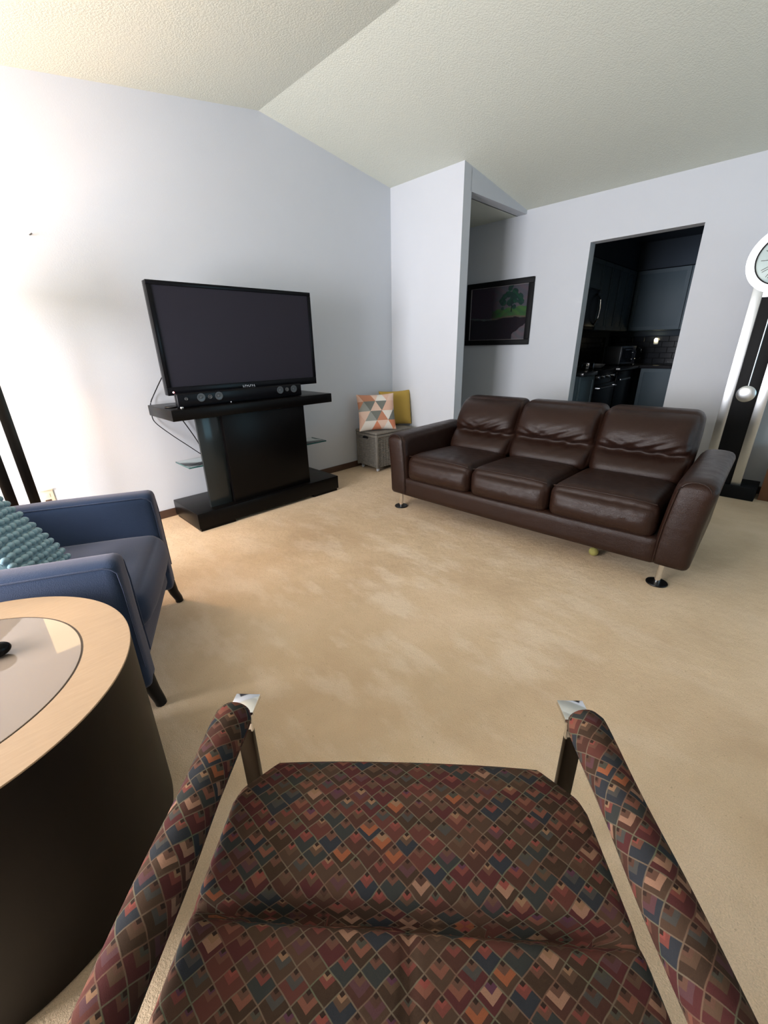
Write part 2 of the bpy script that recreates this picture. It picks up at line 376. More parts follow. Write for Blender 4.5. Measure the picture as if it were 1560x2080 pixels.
# ------------------------------------------------------------------ the dark kitchen behind the doorway
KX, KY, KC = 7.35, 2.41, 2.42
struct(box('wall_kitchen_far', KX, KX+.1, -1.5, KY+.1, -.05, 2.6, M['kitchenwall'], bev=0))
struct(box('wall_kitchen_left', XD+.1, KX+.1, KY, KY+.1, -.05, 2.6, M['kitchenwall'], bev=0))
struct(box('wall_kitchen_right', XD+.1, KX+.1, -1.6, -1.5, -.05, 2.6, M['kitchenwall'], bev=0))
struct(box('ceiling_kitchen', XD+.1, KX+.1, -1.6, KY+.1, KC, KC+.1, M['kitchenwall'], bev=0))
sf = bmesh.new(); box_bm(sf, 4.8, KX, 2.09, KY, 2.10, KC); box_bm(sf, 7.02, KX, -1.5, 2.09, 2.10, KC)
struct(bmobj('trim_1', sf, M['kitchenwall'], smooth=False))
def cabinet(name, label, cat, face, c0, c1, f, depth, z0, z1, ndoors, group=None, handles=True):
    """face 'y': front plane at y=f looking to -y, spans x c0..c1; face 'x': front at x=f looking to -x, spans y c0..c1"""
    if face == 'y': e = thing(name, label, cat, (c0, f, z0), 0, group)
    else: e = thing(name, label, cat, (f, c1, z0), -PI/2, group)
    W = c1-c0; H = z1-z0
    box('carcass', 0, W, .02, depth, 0, H, M['cabinet'], e, bev=.002)
    dw = W/ndoors
    for i in range(ndoors):
        d = box('door', i*dw+.004, (i+1)*dw-.004, 0, .019, .004, H-.004, M['cabinet'], e, bev=.003)
        r = bmesh.new(); x0, x1 = i*dw+.05, (i+1)*dw-.05
        for q in ((i*dw+.006, x0, .006, H-.006), (x1, (i+1)*dw-.006, .006, H-.006), (x0, x1, .006, .05), (x0, x1, H-.05, H-.006)):
            box_bm(r, q[0], q[1], -.006, .001, q[2], q[3])
        bmobj('door_frame', r, M['cabinet'], d, smooth=False)
    return e
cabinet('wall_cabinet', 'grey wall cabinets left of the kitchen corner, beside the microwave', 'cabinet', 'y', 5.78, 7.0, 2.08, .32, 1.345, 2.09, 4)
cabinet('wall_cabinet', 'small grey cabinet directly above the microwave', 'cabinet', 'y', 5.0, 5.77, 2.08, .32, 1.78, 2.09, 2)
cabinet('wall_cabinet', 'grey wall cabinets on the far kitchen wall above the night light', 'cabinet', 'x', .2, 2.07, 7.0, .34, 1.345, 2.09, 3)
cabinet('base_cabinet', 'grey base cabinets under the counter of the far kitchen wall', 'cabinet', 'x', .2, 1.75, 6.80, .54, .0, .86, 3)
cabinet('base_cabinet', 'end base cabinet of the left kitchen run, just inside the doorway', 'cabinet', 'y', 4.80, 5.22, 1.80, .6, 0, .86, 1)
e = thing('countertop', 'dark stone kitchen countertop seen through the doorway', 'countertop')
box('slab', 5.99, KX-.022, 1.77, KY-.022, .861, .9, M['counter'], e, bev=.006); box('slab', 6.77, KX-.022, .2, 1.768, .86, .9, M['counter'], e, bev=.006)
e = thing('countertop', 'short dark worktop piece on the end base cabinet by the doorway', 'countertop')
box('slab', 4.80, 5.22, 1.77, KY-.022, .861, .9, M['counter'], e, bev=.006)
e = thing('dishwasher', 'black dishwasher front between the range and the kitchen corner', 'dishwasher', (5.99, 1.80, 0))
box('body', 0, .78, .02, .55, 0, .858, M['matteblack'], e); d = box('door', .01, .6, 0, .019, .1, .85, M['blackplastic'], e); box('handle', .1, .5, -.03, -.012, .74, .76, M['steel'], d, bev=.004)
e = thing('kitchen_range', 'black range with a pot and cutlery standing on its hob', 'stove', (5.23, 1.80, 0))
box('body', 0, .755, .02, .6, 0, .895, M['blackplastic'], e); d = box('oven_door', .02, .735, 0, .019, .16, .74, M['blackplastic'], e, bev=.006)
hb = tube_bm(bmesh.new(), [(.08, 0, .70), (.08, -.04, .70), (.67, -.04, .70), (.67, 0, .70)], .009); bmobj('handle', hb, M['steel'], d)
for k in range(4):
    kn = cyl_bm(bmesh.new(), (.12+.17*k, .02, .82), (.12+.17*k, -.015, .82), .02, .017); bmobj('knob', kn, M['steel'], e)
    bn = lathe_bm(bmesh.new(), [(0, .905), (.075, .905), (.08, .897), (.08, .893)], 20, Matrix.Translation((.2+.36*(k % 2), .18+.24*(k//2), 0))); bmobj('burner', bn, M['matteblack'], e)
e = thing('microwave', 'dark over-range microwave with curved handle, seen through the doorway', 'microwave', (5.0, 2.07, 1.35))
box('body', 0, .765, .02, .33, 0, .425, M['matteblack'], e, bev=.006); d = box('door', .0, .70, -.005, .019, .03, .42, M['blackplastic'], e, bev=.006)
hb = tube_bm(bmesh.new(), [(.66, -.005, .05), (.66, -.045, .12), (.66, -.055, .22), (.66, -.045, .32), (.66, -.005, .39)], .008); bmobj('handle', hb, M['chrome'], d)
# backsplash of dark tiles, each tile its own piece
def tiles(name, label, origin, rz, W, H, tw, th):
    e = thing(name, label, 'backsplash', origin, rz); me = None
    nx, nz = int(W/tw), int(H/th)
    for j in range(nz):
        for i in range(nx):
            off = (j % 2)*tw/2
            if me is None:
                t = box('tile', .002, tw-.002, 0, .012, .002, th-.002, M['darktile'], e, bev=.002, seg=1); me = t.data
            else:
                t = bpy.data.objects.new('tile', me); COL.objects.link(t); t.parent = e
            t.location = (i*tw+off, random.uniform(-.0008, .0008), j*th)
    box('grout_bed', 0, W+tw/2, .010, .018, 0, nz*th, M['matteblack'], e, bev=0)
    return e
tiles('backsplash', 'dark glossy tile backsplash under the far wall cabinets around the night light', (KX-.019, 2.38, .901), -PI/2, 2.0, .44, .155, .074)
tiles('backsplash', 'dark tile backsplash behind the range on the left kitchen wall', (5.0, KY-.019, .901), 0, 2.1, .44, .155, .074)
e = thing('night_light', 'small glowing plug-in night light on the far kitchen backsplash', 'night light', (KX-.02, 1.755, 1.20))
box('body', -.03, -.004, -.03, .03, -.04, .02, M['paleplastic'], e, bev=.006)
bm = bmesh.new(); bmesh.ops.create_uvsphere(bm, u_segments=16, v_segments=10, radius=.022); bmesh.ops.scale(bm, vec=(.8, 1, 1.1), verts=bm.verts)
o = bmobj('bulb', bm, M['nightlight'], e); o.location = (-.045, 0, .022)
# things on the kitchen counters
e = thing('toaster_oven', 'bluish toaster oven with shiny door on the far corner of the kitchen counter', 'toaster oven', (6.55, 1.98, .901), -.25)
box('body', -.17, .17, -.12, .12, .02, .25, M['steel'], e, bev=.015); box('door', -.155, .08, -.128, -.119, .045, .225, M['darktile'], e, bev=.004)
hb = tube_bm(bmesh.new(), [(-.13, -.128, .20), (-.13, -.15, .20), (.06, -.15, .20), (.06, -.128, .20)], .006); bmobj('handle', hb, M['chrome'], e)
for x in (-.14, .14):
    for y in (-.09, .09): bmobj('foot', cyl_bm(bmesh.new(), (x, y, 0), (x, y, .021), .012, seg=10), M['matteblack'], e)
for k in range(2): bmobj('knob', cyl_bm(bmesh.new(), (.125, -.12, .08+.09*k), (.125, -.14, .08+.09*k), .016, seg=14), M['chrome'], e)
e = thing('canister', 'dark reddish kitchen canister beneath the microwave', 'canister', (5.60, 2.26, .906))
bmobj('body', lathe_bm(bmesh.new(), [(0, 0), (.062, 0), (.066, .01), (.066, .24), (.06, .25)], 24), simple('maroon_enamel', (.07, .025, .035), .3), e)
bmobj('lid', lathe_bm(bmesh.new(), [(.06, .25), (.068, .252), (.068, .268), (.05, .28), (.012, .284), (.012, .30), (0, .302)], 24), M['steel'], e)
e = thing('saucepan', 'small shiny saucepan on the kitchen range', 'saucepan', (5.43, 1.98, .906))
bmobj('pan', lathe_bm(bmesh.new(), [(0, 0), (.075, 0), (.08, .01), (.08, .07), (.083, .072), (.077, .068), (.076, .012), (0, .01)], 28), M['chrome'], e)
bmobj('handle', tube_bm(bmesh.new(), [(-.08, 0, .055), (-.14, -.01, .065), (-.21, -.02, .07)], [.009, .008, .01]), M['matteblack'], e)
e = thing('utensil_rest', 'pale rounded dish lying on the range beside the saucepan', 'dish', (5.80, 1.98, .906))
bmobj('bowl', lathe_bm(bmesh.new(), [(0, 0), (.04, 0), (.075, .03), (.08, .045), (.076, .045), (.07, .032), (.036, .006), (0, .006)], 28), M['paleplastic'], e)
e = thing('kitchen_tap', 'small curved chrome tap on the corner of the dark counter', 'tap', (6.95, 1.90, .901))
bmobj('spout', tube_bm(bmesh.new(), [(0, 0, 0), (0, 0, .14), (-.01, -.01, .19), (-.05, -.05, .22), (-.10, -.09, .20), (-.11, -.10, .16)], .011), M['chrome'], e)
bmobj('base', lathe_bm(bmesh.new(), [(0, 0), (.03, 0), (.028, .012), (.012, .02), (0, .02)], 20), M['chrome'], e)
bmobj('lever', tube_bm(bmesh.new(), [(0, -.0, .05), (.03, -.05, .07), (.035, -.07, .09)], .006), M['chrome'], e)

# ------------------------------------------------------------------ framed picture in the hall
px0, px1, pz0, pz1 = 2.288, 3.10, 1.195, 1.843
e = thing('framed_picture', 'black framed dark landscape print with green meadow and tree', 'picture', (XD, px0, pz0), 0)
W, H = px1-px0, pz1-pz0; fw = .055
bm = bmesh.new()
for q in ((0, W, 0, fw), (0, W, H-fw, H), (0, fw, fw, H-fw), (W-fw, W, fw, H-fw)): box_bm(bm, -.032, -.002, q[0], q[1], q[2], q[3], .005)
bmobj('frame', bm, M['matteblack'], e)
bm = bmesh.new(); g = fw-.004
for q in ((g, W-g, g, g+.007), (g, W-g, H-g-.007, H-g), (g, g+.007, g, H-g), (W-g-.007, W-g, g, H-g)): box_bm(bm, -.022, -.012, q[0], q[1], q[2], q[3])
bmobj('fillet', bm, simple('silver_fillet', (.30, .27, .27), .4, .3), e)
GX, GZ = 110, 90; vs = []; fs = []; cols = []
rp = random.Random(3)
blobs = [(rp.gauss(.26, .085), rp.gauss(.76, .07), rp.uniform(.02, .05)) for _ in range(26)]
def paint(u, v):
    """u from the picture's right edge (0) to its left edge (1), v upward"""
    n1 = .5+.5*math.sin(u*31+3*math.sin(v*17)); n2 = .5+.5*math.sin(v*41+4*math.sin(u*13+1)); t = .012*(n1-.5)
    hor = .43+.02*math.sin(u*7)
    if v > .55+t: c = (.10+.03*n1, .10, .125)
    else: c = (.10, .12, .12)
    if u < .62 and hor < v < .62+t*2-.10*u: c = (.045+.02*n1, .12+.04*n2, .045)
    if u >= .50 and v > hor:
        k = min(1, (u-.50)/.12); d = (.032+.015*n1*n2, .018, .035); c = tuple(a*(1-k)+b*k for a, b in zip(c, d))
    for bx, bz, br in blobs:
        if (u-bx)**2+((v-bz)*.8)**2 < br*br*(1+.4*n1): c = (.015, .045+.02*n2, .040)
    if abs(u-.26) < .012 and .52 < v < .78: c = (.012, .02, .02)
    if hor-.03 < v <= hor and u < .60: c = (.12, .10, .07)
    if v <= hor-.03+t:
        c = (.012+.004*n1, .008, .014)
        if u < .22 and v < .30-.9*u+t: c = (.12+.04*n2, .12, .14)
    return c
for j in range(GZ+1):
    for i in range(GX+1):
        u, v = i/GX, j/GZ; vs.append((-.013, fw+u*(W-2*fw), fw+v*(H-2*fw))); cols.append(paint(u, v))
for j in range(GZ):
    for i in range(GX):
        a = j*(GX+1)+i; fs.append((a, a+GX+1, a+GX+2, a+1))
me = bpy.data.meshes.new('print'); me.from_pydata(vs, [], fs); at = me.color_attributes.new('ink', 'FLOAT_COLOR', 'POINT')
for i, c in enumerate(cols): at.data[i].color = (*[k*.6 for k in c], 1)
n = N('printed_landscape'); a = n.n('ShaderNodeVertexColor', layer_name='ink'); n.col(a.outputs[0]); n.rough(.25); n.b.inputs['Coat Weight'].default_value = .6
link('print', me, n.m, e, smooth=False)
box('backing', -.012, -.003, .01, W-.01, .01, H-.01, M['matteblack'], e)

# ------------------------------------------------------------------ television stand
TS = thing('television_stand', 'espresso brown pedestal television stand with wide top and base slabs', 'TV stand')
def tb(nm, *a, mat='espresso', par=None, bev=.004): return box(nm, *a, M[mat], par or TS, bev=bev)
top = tb('top', .907, 2.178, 2.80, 3.25, .782, .852)
bas = tb('base', .940, 2.197, 2.805, 3.262, .022, .136)
bm = bmesh.new(); box_bm(bm, .95, 1.21, 2.815, 3.25, 0, .024); box_bm(bm, 1.93, 2.185, 2.815, 3.25, 0, .024); bmobj('plinth', bm, M['espresso'], TS)
tb('front_panel', 1.243, 1.925, 2.845, 2.905, .134, .784)
tb('side_panel', 1.235, 1.26, 2.907, 3.22, .134, .784); tb('side_panel', 1.905, 1.93, 2.907, 3.22, .134, .784); tb('rear_panel', 1.262, 1.903, 3.19, 3.22, .134, .784)
tb('glass_column', 1.073, 1.238, 2.875, 2.90, .134, .784, mat='smoked')
def gshelf(x0, x1, y0, y1, z):
    s = box('glass_shelf', x0, x1, y0, y1, z-.004, z+.004, M['glass'], TS, bev=.001)
    r = bmesh.new(); box_bm(r, x0-.0015, x1+.0015, y0-.003, y0-.0005, z-.0045, z+.0045); box_bm(r, (x0-.003) if x0 < 1.2 else x1+.0005, (x0-.0005) if x0 < 1.2 else x1+.003, y0, y1, z-.0045, z+.0045)
    bmobj('edge', r, M['glassedge'], s, smooth=False)
gshelf(1.01, 1.23, 2.98, 3.24, .424); gshelf(1.932, 2.215, 2.97, 3.19, .425)

# television
TVW, TVH = 1.172, .672
E0 = thing('television', 'large black flat-screen television on the espresso stand', 'television', (1.548, 2.955, .852), math.radians(-1.2))
cx = TVW/2; zb = .075
box('cabinet', -cx, cx, 0, .055, zb, zb+TVH, M['blackplastic'], E0, bev=.006)
bm = bmesh.new()
for q in ((-cx, cx, zb, zb+.052), (-cx, cx, zb+TVH-.026, zb+TVH), (-cx, -cx+.028, zb+.052, zb+TVH-.026), (cx-.028, cx, zb+.052, zb+TVH-.026)):
    box_bm(bm, q[0], q[1], -.010, .002, q[2], q[3], .003)
bez = bmobj('bezel', bm, M['blackplastic'], E0)
box('screen', -cx+.026, cx-.026, -.004, .004, zb+.05, zb+TVH-.024, M['screen'], E0, bev=0)
box('rear_housing', -.42, .42, .052, .105, zb+.08, zb+.5, M['matteblack'], E0, bev=.02)
# the maker's mark is a blurred silver smudge in the photograph: small raised strokes
bm = bmesh.new()
for k in range(7):
    x = -.064+.0145*k; box_bm(bm, x, x+.003, -.0112, -.0095, zb+.018, zb+.032); box_bm(bm, x+.003, x+.009, -.0112, -.0095, zb+(.018, .029, .024)[k % 3], zb+(.021, .032, .027)[k % 3])
bmobj('maker_mark', bm, M['logo'], bez, smooth=False)
bm = bmesh.new(); bmesh.ops.create_uvsphere(bm, u_segments=10, v_segments=6, radius=.006); o = bmobj('standby_light', bm, M['led'], bez); o.location = (-cx+.035, -.011, zb+.02)
bm = bmesh.new(); box_bm(bm, -.05, .05, .01, .05, .012, zb+.02); bmobj('neck', bm, M['blackplastic'], E0)
box('foot', -.27, .27, -.03, .19, 0, .014, M['blackplastic'], E0, bev=.006)

# soundbar
SB = thing('soundbar', 'black soundbar with round silver drivers below the television screen', 'soundbar', (1.455, 2.862, .853))
body = bmesh.new(); box_bm(body, -.478, .478, 0, .048, .0, .092, .012, 3); bmobj('body', body, M['blackplastic'], SB)
def driver(x, r, z=.056):
    A = Matrix.Translation((x, -.0, z)) @ Matrix.Rotation(PI/2, 4, 'X')
    o = bmobj('driver', lathe_bm(bmesh.new(), [(r, -.001), (r*1.05, .004), (r*.9, .005), (r*.42, -.004+.0045), (r*.34, .0008), (r*.3, .006), (0, .009)], 28, A), M['cone'], SB)
    return o
for x in (-.322, -.2, .282, .403): driver(x, .026)
for x in (-.262, .342): driver(x, .014)
driver(-.42, .010)
bmobj('control_light', cyl_bm(bmesh.new(), (-.12, 0, .008), (-.12, -.003, .008), .004, seg=10), M['paleplastic'], SB)
o = tag(bmobj('coaster', lathe_bm(bmesh.new(), [(0, 0), (.038, 0), (.042, .004), (.040, .009), (.034, .006), (0, .006)], 28), M['blackmetal']), 'small round black coaster on the left end of the stand top', 'coaster'); o.location = (.965, 2.96, .8525)
o = tag(bmobj('glass_bead', lathe_bm(bmesh.new(), [(0, 0), (.008, 0), (.011, .006), (.009, .014), (0, .017)], 14), M['chrome']), 'tiny shiny knob on the front left edge of the stand top', 'knob'); o.location = (.985, 2.825, .8525)

# cables
def cable(label, pts, r=.0035):
    P = [Vector(p) for p in pts]; out = []
    for i in range(len(P)-1):
        p0, p1, p2, p3 = P[max(i-1, 0)], P[i], P[i+1], P[min(i+2, len(P)-1)]
        for k in range(8):
            t = k/8; out.append(.5*((2*p1)+(-p0+p2)*t+(2*p0-5*p1+4*p2-p3)*t*t+(-p0+3*p1-3*p2+p3)*t**3))
    out.append(P[-1]); return tag(bmobj('power_cable', tube_bm(bmesh.new(), out, r, 6), M['matteblack']), label, 'cable')
cable('thin black cable running from the television past the left end of the stand', [(1.03, 3.05, 1.085), (1.02, 3.15, 1.05), (.975, 3.262, .93), (.935, 3.268, .86), (.928, 3.268, .80), (.935, 3.266, .73), (1.02, 3.25, .63), (1.12, 3.23, .53), (1.20, 3.20, .45), (1.222, 3.10, .435)])
cable('short black cable hanging down behind the stand top, beside the column', [(1.09, 3.262, .779), (1.115, 3.268, .74), (1.15, 3.268, .67), (1.19, 3.262, .58), (1.215, 3.24, .50)], .004)

# ------------------------------------------------------------------ wicker basket with two cushions
BA = thing('wicker_basket', 'square grey wicker storage basket in the corner behind the sofa', 'basket', (2.825, 2.945, 0), math.radians(-3))
BW, BD, BH = .46, .30, .345
box('liner', .012, BW-.012, .012, BD-.012, .045, .04+BH-.01, M['matteblack'], BA)
def weave(face):
    bm = bmesh.new(); L = BW if face in ('front', 'back') else BD; rows = 20; pitch = (BH-.03)/rows
    for j in range(rows):
        z = .055+j*pitch; pts = []; m = int(L/.018)
        for i in range(m*2+1):
            s = i/(m*2)*L; off = .004*math.sin(PI*(i+j*2)/2+PI*j/1.0)
            if face == 'front': pts.append((s, off, z))
            elif face == 'back': pts.append((s, BD-off, z))
            elif face == 'left': pts.append((off, s, z))
            else: pts.append((BW-off, s, z))
        tube_bm(bm, pts, pitch*.55, 5)
    o = bmobj('woven_side', bm, M['wicker'], BA); o['kind'] = 'stuff'
for fc_ in ('front', 'back', 'left', 'right'): weave(fc_)
for x in (0, BW):
    for y in (0, BD): box('corner_post', x-.014, x+.014, y-.014, y+.014, .04, .04+BH, M['wicker'], BA, bev=.007)
box('rim', -.016, BW+.016, -.016, BD+.016, .04+BH-.03, .04+BH-.004, M['wicker'], BA, bev=.008)
lid = box('lid', -.02, BW+.02, -.02, BD+.02, .04+BH, .04+BH+.026, M['wicker'], BA, bev=.010)
h_ = tube_bm(bmesh.new(), [(-.006, .13, .04+BH-.045), (-.012, .145, .04+BH-.04), (-.012, .185, .04+BH-.04), (-.006, .20, .04+BH-.045)], .012, 8); bmobj('hand_hole', h_, M['matteblack'], BA)
for x in (.03, BW-.03):
    for y in (.03, BD-.03):
        c_ = bmobj('caster', cyl_bm(bmesh.new(), (x-.008, y, .016), (x+.008, y, .016), .016, seg=16), M['paleplastic'], BA)
        bmobj('fork', box_bm(bmesh.new(), x-.013, x+.013, y-.01, y+.01, .026, .046, .003), M['steel'], c_)
def pillow(name, label, w, h, t, mat, mtx, uvscale=1.0, corner=.06):
    def df(p, u):
        a, b = abs(u.x), abs(u.z)
        th = max(.0, (1-a**3.2)*(1-b**3.2))**.5
        q = Vector((p.x, u.y*t/2*(th*.96+.04), p.z))
        q.x *= 1-corner*(1-b*b)*a*a; q.z *= 1-corner*(1-a*a)*b*b
        return q
    o = soft(name, 0, 0, 0, w, t, h, .004, M[mat], None, (26, 4, 26), df, None, lambda c, n_: (c.x/w+.5, c.z/h+.5))
    o.matrix_world = mtx; return tag(o, label, 'cushion')
zt = .04+BH+.026
pillow('throw_pillow', 'orange, white and grey triangle patterned cushion on the wicker basket', .39, .36, .12, 'triprint',
       Matrix.Translation((2.925, 3.045, zt+.178)) @ Matrix.Rotation(math.radians(-28), 4, 'Z') @ Matrix.Rotation(math.radians(-14), 4, 'X'))
pillow('throw_pillow', 'mustard yellow cushion leaning in the corner behind the patterned one', .36, .36, .12, 'yellow',
       Matrix.Translation((3.255, 3.095, zt+.181)) @ Matrix.Rotation(math.radians(-22), 4, 'Z') @ Matrix.Rotation(math.radians(-8), 4, 'X'))

# ------------------------------------------------------------------ leather sofa
SO = thing('leather_sofa', 'dark brown leather three-seat sofa with short chrome legs', 'sofa', (2.281, 2.112, 0), math.radians(-87.47))
rs = random.Random(11)
def seam(nm, pts, par, r=.0032): bmobj(nm, tube_bm(bmesh.new(), pts, r, 6), M['leather'], par)
# frame
soft('base', .90, .355, .195, 1.72, .82, .15, .025, M['leather'], SO, (40, 16, 6), lambda p, u: Vector((p.x, p.y+(-.012*(1-u.x**2) if u.y < 0 else 0), p.z)))
def backdf(p, u):
    q = p.copy(); q.y += .07*(u.z+1)/2; return q
soft('back_frame', .91, .775, .43, 1.66, .14, .56, .05, M['leather'], SO, (30, 6, 14), backdf)
edges = [.105, .645, 1.178, 1.735]
def seatdf(wv):
    def f(p, u):
        q = p.copy(); top = max(0, u.z)
        if u.z > 0: q.z += .022*(1-u.x**4)*(1-u.y**4)*u.z
        q.z += -.030*(u.y+1)/2*(u.z+1)/2                      # drops to the back
        if u.y < 0:
            q.y -= .020*(1-u.x**4)*(1-u.z**2)
        # rolled front edge
        q.z -= .020*max(0, (-u.y-.75)/.25)**2*(u.z > 0)
        # sit wrinkles near the front right
        q.z += .0035*math.sin(22*u.x+9*u.y+wv)*max(0, 1-((u.x-.35)**2+(u.y+.75)**2)*4)*(u.z > 0)
        q.y += .0035*math.sin(26*u.x+7*u.z+wv)*max(0, 1-((u.x-.2)**2+(u.z-.5)**2)*3)*(u.y < -.9)
        return q
    return f
for i in range(3):
    x0, x1 = edges[i], edges[i+1]; w_ = x1-x0
    c_ = soft('seat_cushion', (x0+x1)/2, .235, .352, w_-.006, .62, .20, .055, M['leather'], SO, (30, 28, 12), seatdf(i*2.1))
    pts = [(x0+.02+(w_-.04)*t/16, -.050-.012*(1-(2*t/16-1)**4), .442+.012*(1-(2*t/16-1)**4)) for t in range(17)]
    seam('seam', pts, c_)
# back cushions: two lobes with a pinched crease
def bcdf(i):
    def f(p, u):
        q = p.copy(); zz = (u.z+1)/2
        crease = math.exp(-((zz-.40)/.055)**2)
        if u.y < 0:
            lob = (1-u.x**6)*(.050*math.sin(PI*min(1, max(0, zz/.40)))+.070*math.sin(PI*min(1, max(0, (zz-.40)/.60)))**.8)
            q.y -= lob; q.y += .035*crease*(1-.3*abs(u.x))
            # pull wrinkles fanning from the crease ends
            for (cx_, s_) in ((-.55, 1), (.55, -1), (.1, -1)):
                d = (u.x-cx_)**2*3+((zz-.46)/.16)**2
                q.y += .007*math.sin(34*(zz*1.6+s_*u.x*.45)+i*1.7)*math.exp(-d*1.3)
        q.z += .02*(1-u.x**2)*(u.z > 0)*0
        q.y += .23*zz                                                  # recline
        q.x += (.012*math.sin(zz*PI))*math.copysign(1, u.x)*(abs(u.x) > .8)
        return q
    return f
bx = [.105, .630, 1.205, 1.745]
for i in range(3):
    x0, x1 = bx[i], bx[i+1]
    c_ = soft('back_cushion', (x0+x1)/2, .555, .600, x1-x0-.004, .19, .42, .06, M['leather'], SO, (34, 8, 48), bcdf(i))
    pts = []
    for t in range(17):
        s = 2*t/16-1; pts.append((x0+.045+(x1-x0-.09)*t/16, .555-.095+.23*.40+.026, .395+.43*.40+.0))
    seam('crease_welt', pts, c_, .003)
def armdf(side):
    def f(p, u):
        q = p.copy(); zz = (u.z+1)/2
        if u.z > 0: q.z += .014*(1-u.x**2)
        q.x += side*(.034*zz*zz)                                       # leans outward
        if u.y < 0: q.y -= .010*(1-u.x**2)*(1-u.z**4)
        q.z -= .05*max(0, u.y)*(u.z > 0)*0
        if u.z > 0: q.z -= .015*max(0, (-u.y-.8)/.2)
        return q
    return f
for side, xc in ((-1, .020), (1, 1.822)):
    a_ = soft('arm', xc, .36, .352, .170, .84, .46, .034, M['leather'], SO, (10, 34, 20), armdf(side))
    x_in = xc-side*.0825+side*.004; pts = []
    for t in range(20):
        zz = t/19; pts.append((x_in+side*(.030*zz*zz)+side*.010, -.064, .14+zz*.40))
    for t in range(1, 9):
        an = t/8*PI; pts.append((xc+side*.028-side*.062*math.cos(an), -.062+.012*math.sin(an), .54+.045*math.sin(an)))
    seam('seam', pts, a_, .003)
for (x, y) in ((0.0, 0.0), (1.788, 0.0), (0.0, .72), (1.788, .72)):
    l_ = bmobj('leg', tube_bm(bmesh.new(), [(x, y, .008), (x, y+.002, .05), (x+.002, y+.004, .075), (x+.004, y-.006, .135)], .015, 14), M['chrome'], SO)
    bmobj('foot_disc', lathe_bm(bmesh.new(), [(0, 0), (.05, 0), (.052, .004), (.050, .008), (.02, .011), (0, .011)], 28, Matrix.Translation((x, y, 0))), M['blackmetal'], l_)
bm = bmesh.new(); bmesh.ops.create_icosphere(bm, subdivisions=3, radius=.027)
o = bmobj('ball', bm, M['tennis'], angle=None); o.location = (2.452, .685, .027); tag(o, 'small yellow-green ball on the carpet under the sofa front', 'ball')

# ------------------------------------------------------------------ wall clock standing beside the doorway
CL = thing('pendulum_clock', 'tall pendulum clock with silver ring dial and black panel', 'clock', (4.26, .345, 0), 0)
# local: x toward wall, y sideways, z up
CZ = 1.715
def ring(nm, r0, r1, xa, xb, mat, par, seg=72):
    A = Matrix.Translation((0, 0, CZ)) @ Matrix.Rotation(-PI/2, 4, 'Y')
    return bmobj(nm, lathe_bm(bmesh.new(), [(r0, -xa), (r1, -xa), (r1+.002, -(xa+xb)/2), (r1, -xb), (r0, -xb), (r0, -xa)], seg, A), M[mat], par)
ring('ring', .166, .213, -.0035, .02, 'brushed', CL); ring('inner_rim', .158, .166, -.003, .03, 'matteblack', CL)
box('back_board', .019, .245, -.07, .07, .10, CZ-.1, M['matteblack'], CL, bev=.002)
dial = bmobj('dial', lathe_bm(bmesh.new(), [(0, 0), (.165, 0), (.165, -.012), (0, -.012)], 60, Matrix.Translation((.012, 0, CZ)) @ Matrix.Rotation(-PI/2, 4, 'Y')), M['dialface'], CL)
for k in range(12):
    an = k*PI/6; bm = bmesh.new(); L0, L1 = .085, .135
    nb = (1, 2, 3, 2, 1, 2, 3, 4, 2, 1, 2, 3)[k]
    for j in range(nb):
        o_ = (j-(nb-1)/2)*.014
        box_bm(bm, -.003, 0, o_-.0018, o_+.0018, L0, L1, mtx=Matrix.Translation((.012, 0, CZ)) @ Matrix.Rotation(an, 4, 'X'))
    bmobj('hour_mark', bm, M['matteblack'], dial, smooth=False)
for nm, L, an in (('minute_hand', .12, 1.1), ('hour_hand', .075, -1.3)):
    bmobj(nm, box_bm(bmesh.new(), -.008, -.005, -.004, .004, -.02, L, mtx=Matrix.Translation((.012, 0, CZ)) @ Matrix.Rotation(an, 4, 'X')), M['matteblack'], dial, smooth=False)
bmobj('dial_glass', lathe_bm(bmesh.new(), [(0, 0), (.158, 0), (.158, -.003), (0, -.003)], 60, Matrix.Translation((-.004, 0, CZ)) @ Matrix.Rotation(-PI/2, 4, 'Y')), M['winglass'], CL)
for s in (-1, 1): box('side_strip', -.002, .012, s*.103-.031, s*.103+.031, .10, CZ-.145, M['brushed'], CL, bev=.002)
box('cross_plate', -.002, .003, -.0715, .0715, CZ-.235, CZ-.165, M['brushed'], CL, bev=.0005)
box('back_panel', .0045, .018, -.071, .071, .10, CZ-.2, M['matteblack'], CL, bev=.001)
pr = bmobj('pendulum_rod', cyl_bm(bmesh.new(), (.002, 0, .87), (.002, 0, CZ-.22), .0045, seg=12), M['brushed'], CL)
bmobj('pendulum_bob', lathe_bm(bmesh.new(), [(0, .012), (.03, .010), (.055, .004), (.06, 0), (.055, -.004), (0, -.006)], 48, Matrix.Translation((-.006, 0, .815)) @ Matrix.Rotation(-PI/2, 4, 'Y')), M['brushed'], CL)
box('base', -.03, .245, -.24, .15, 0, .105, M['matteblack'], CL, bev=.004)

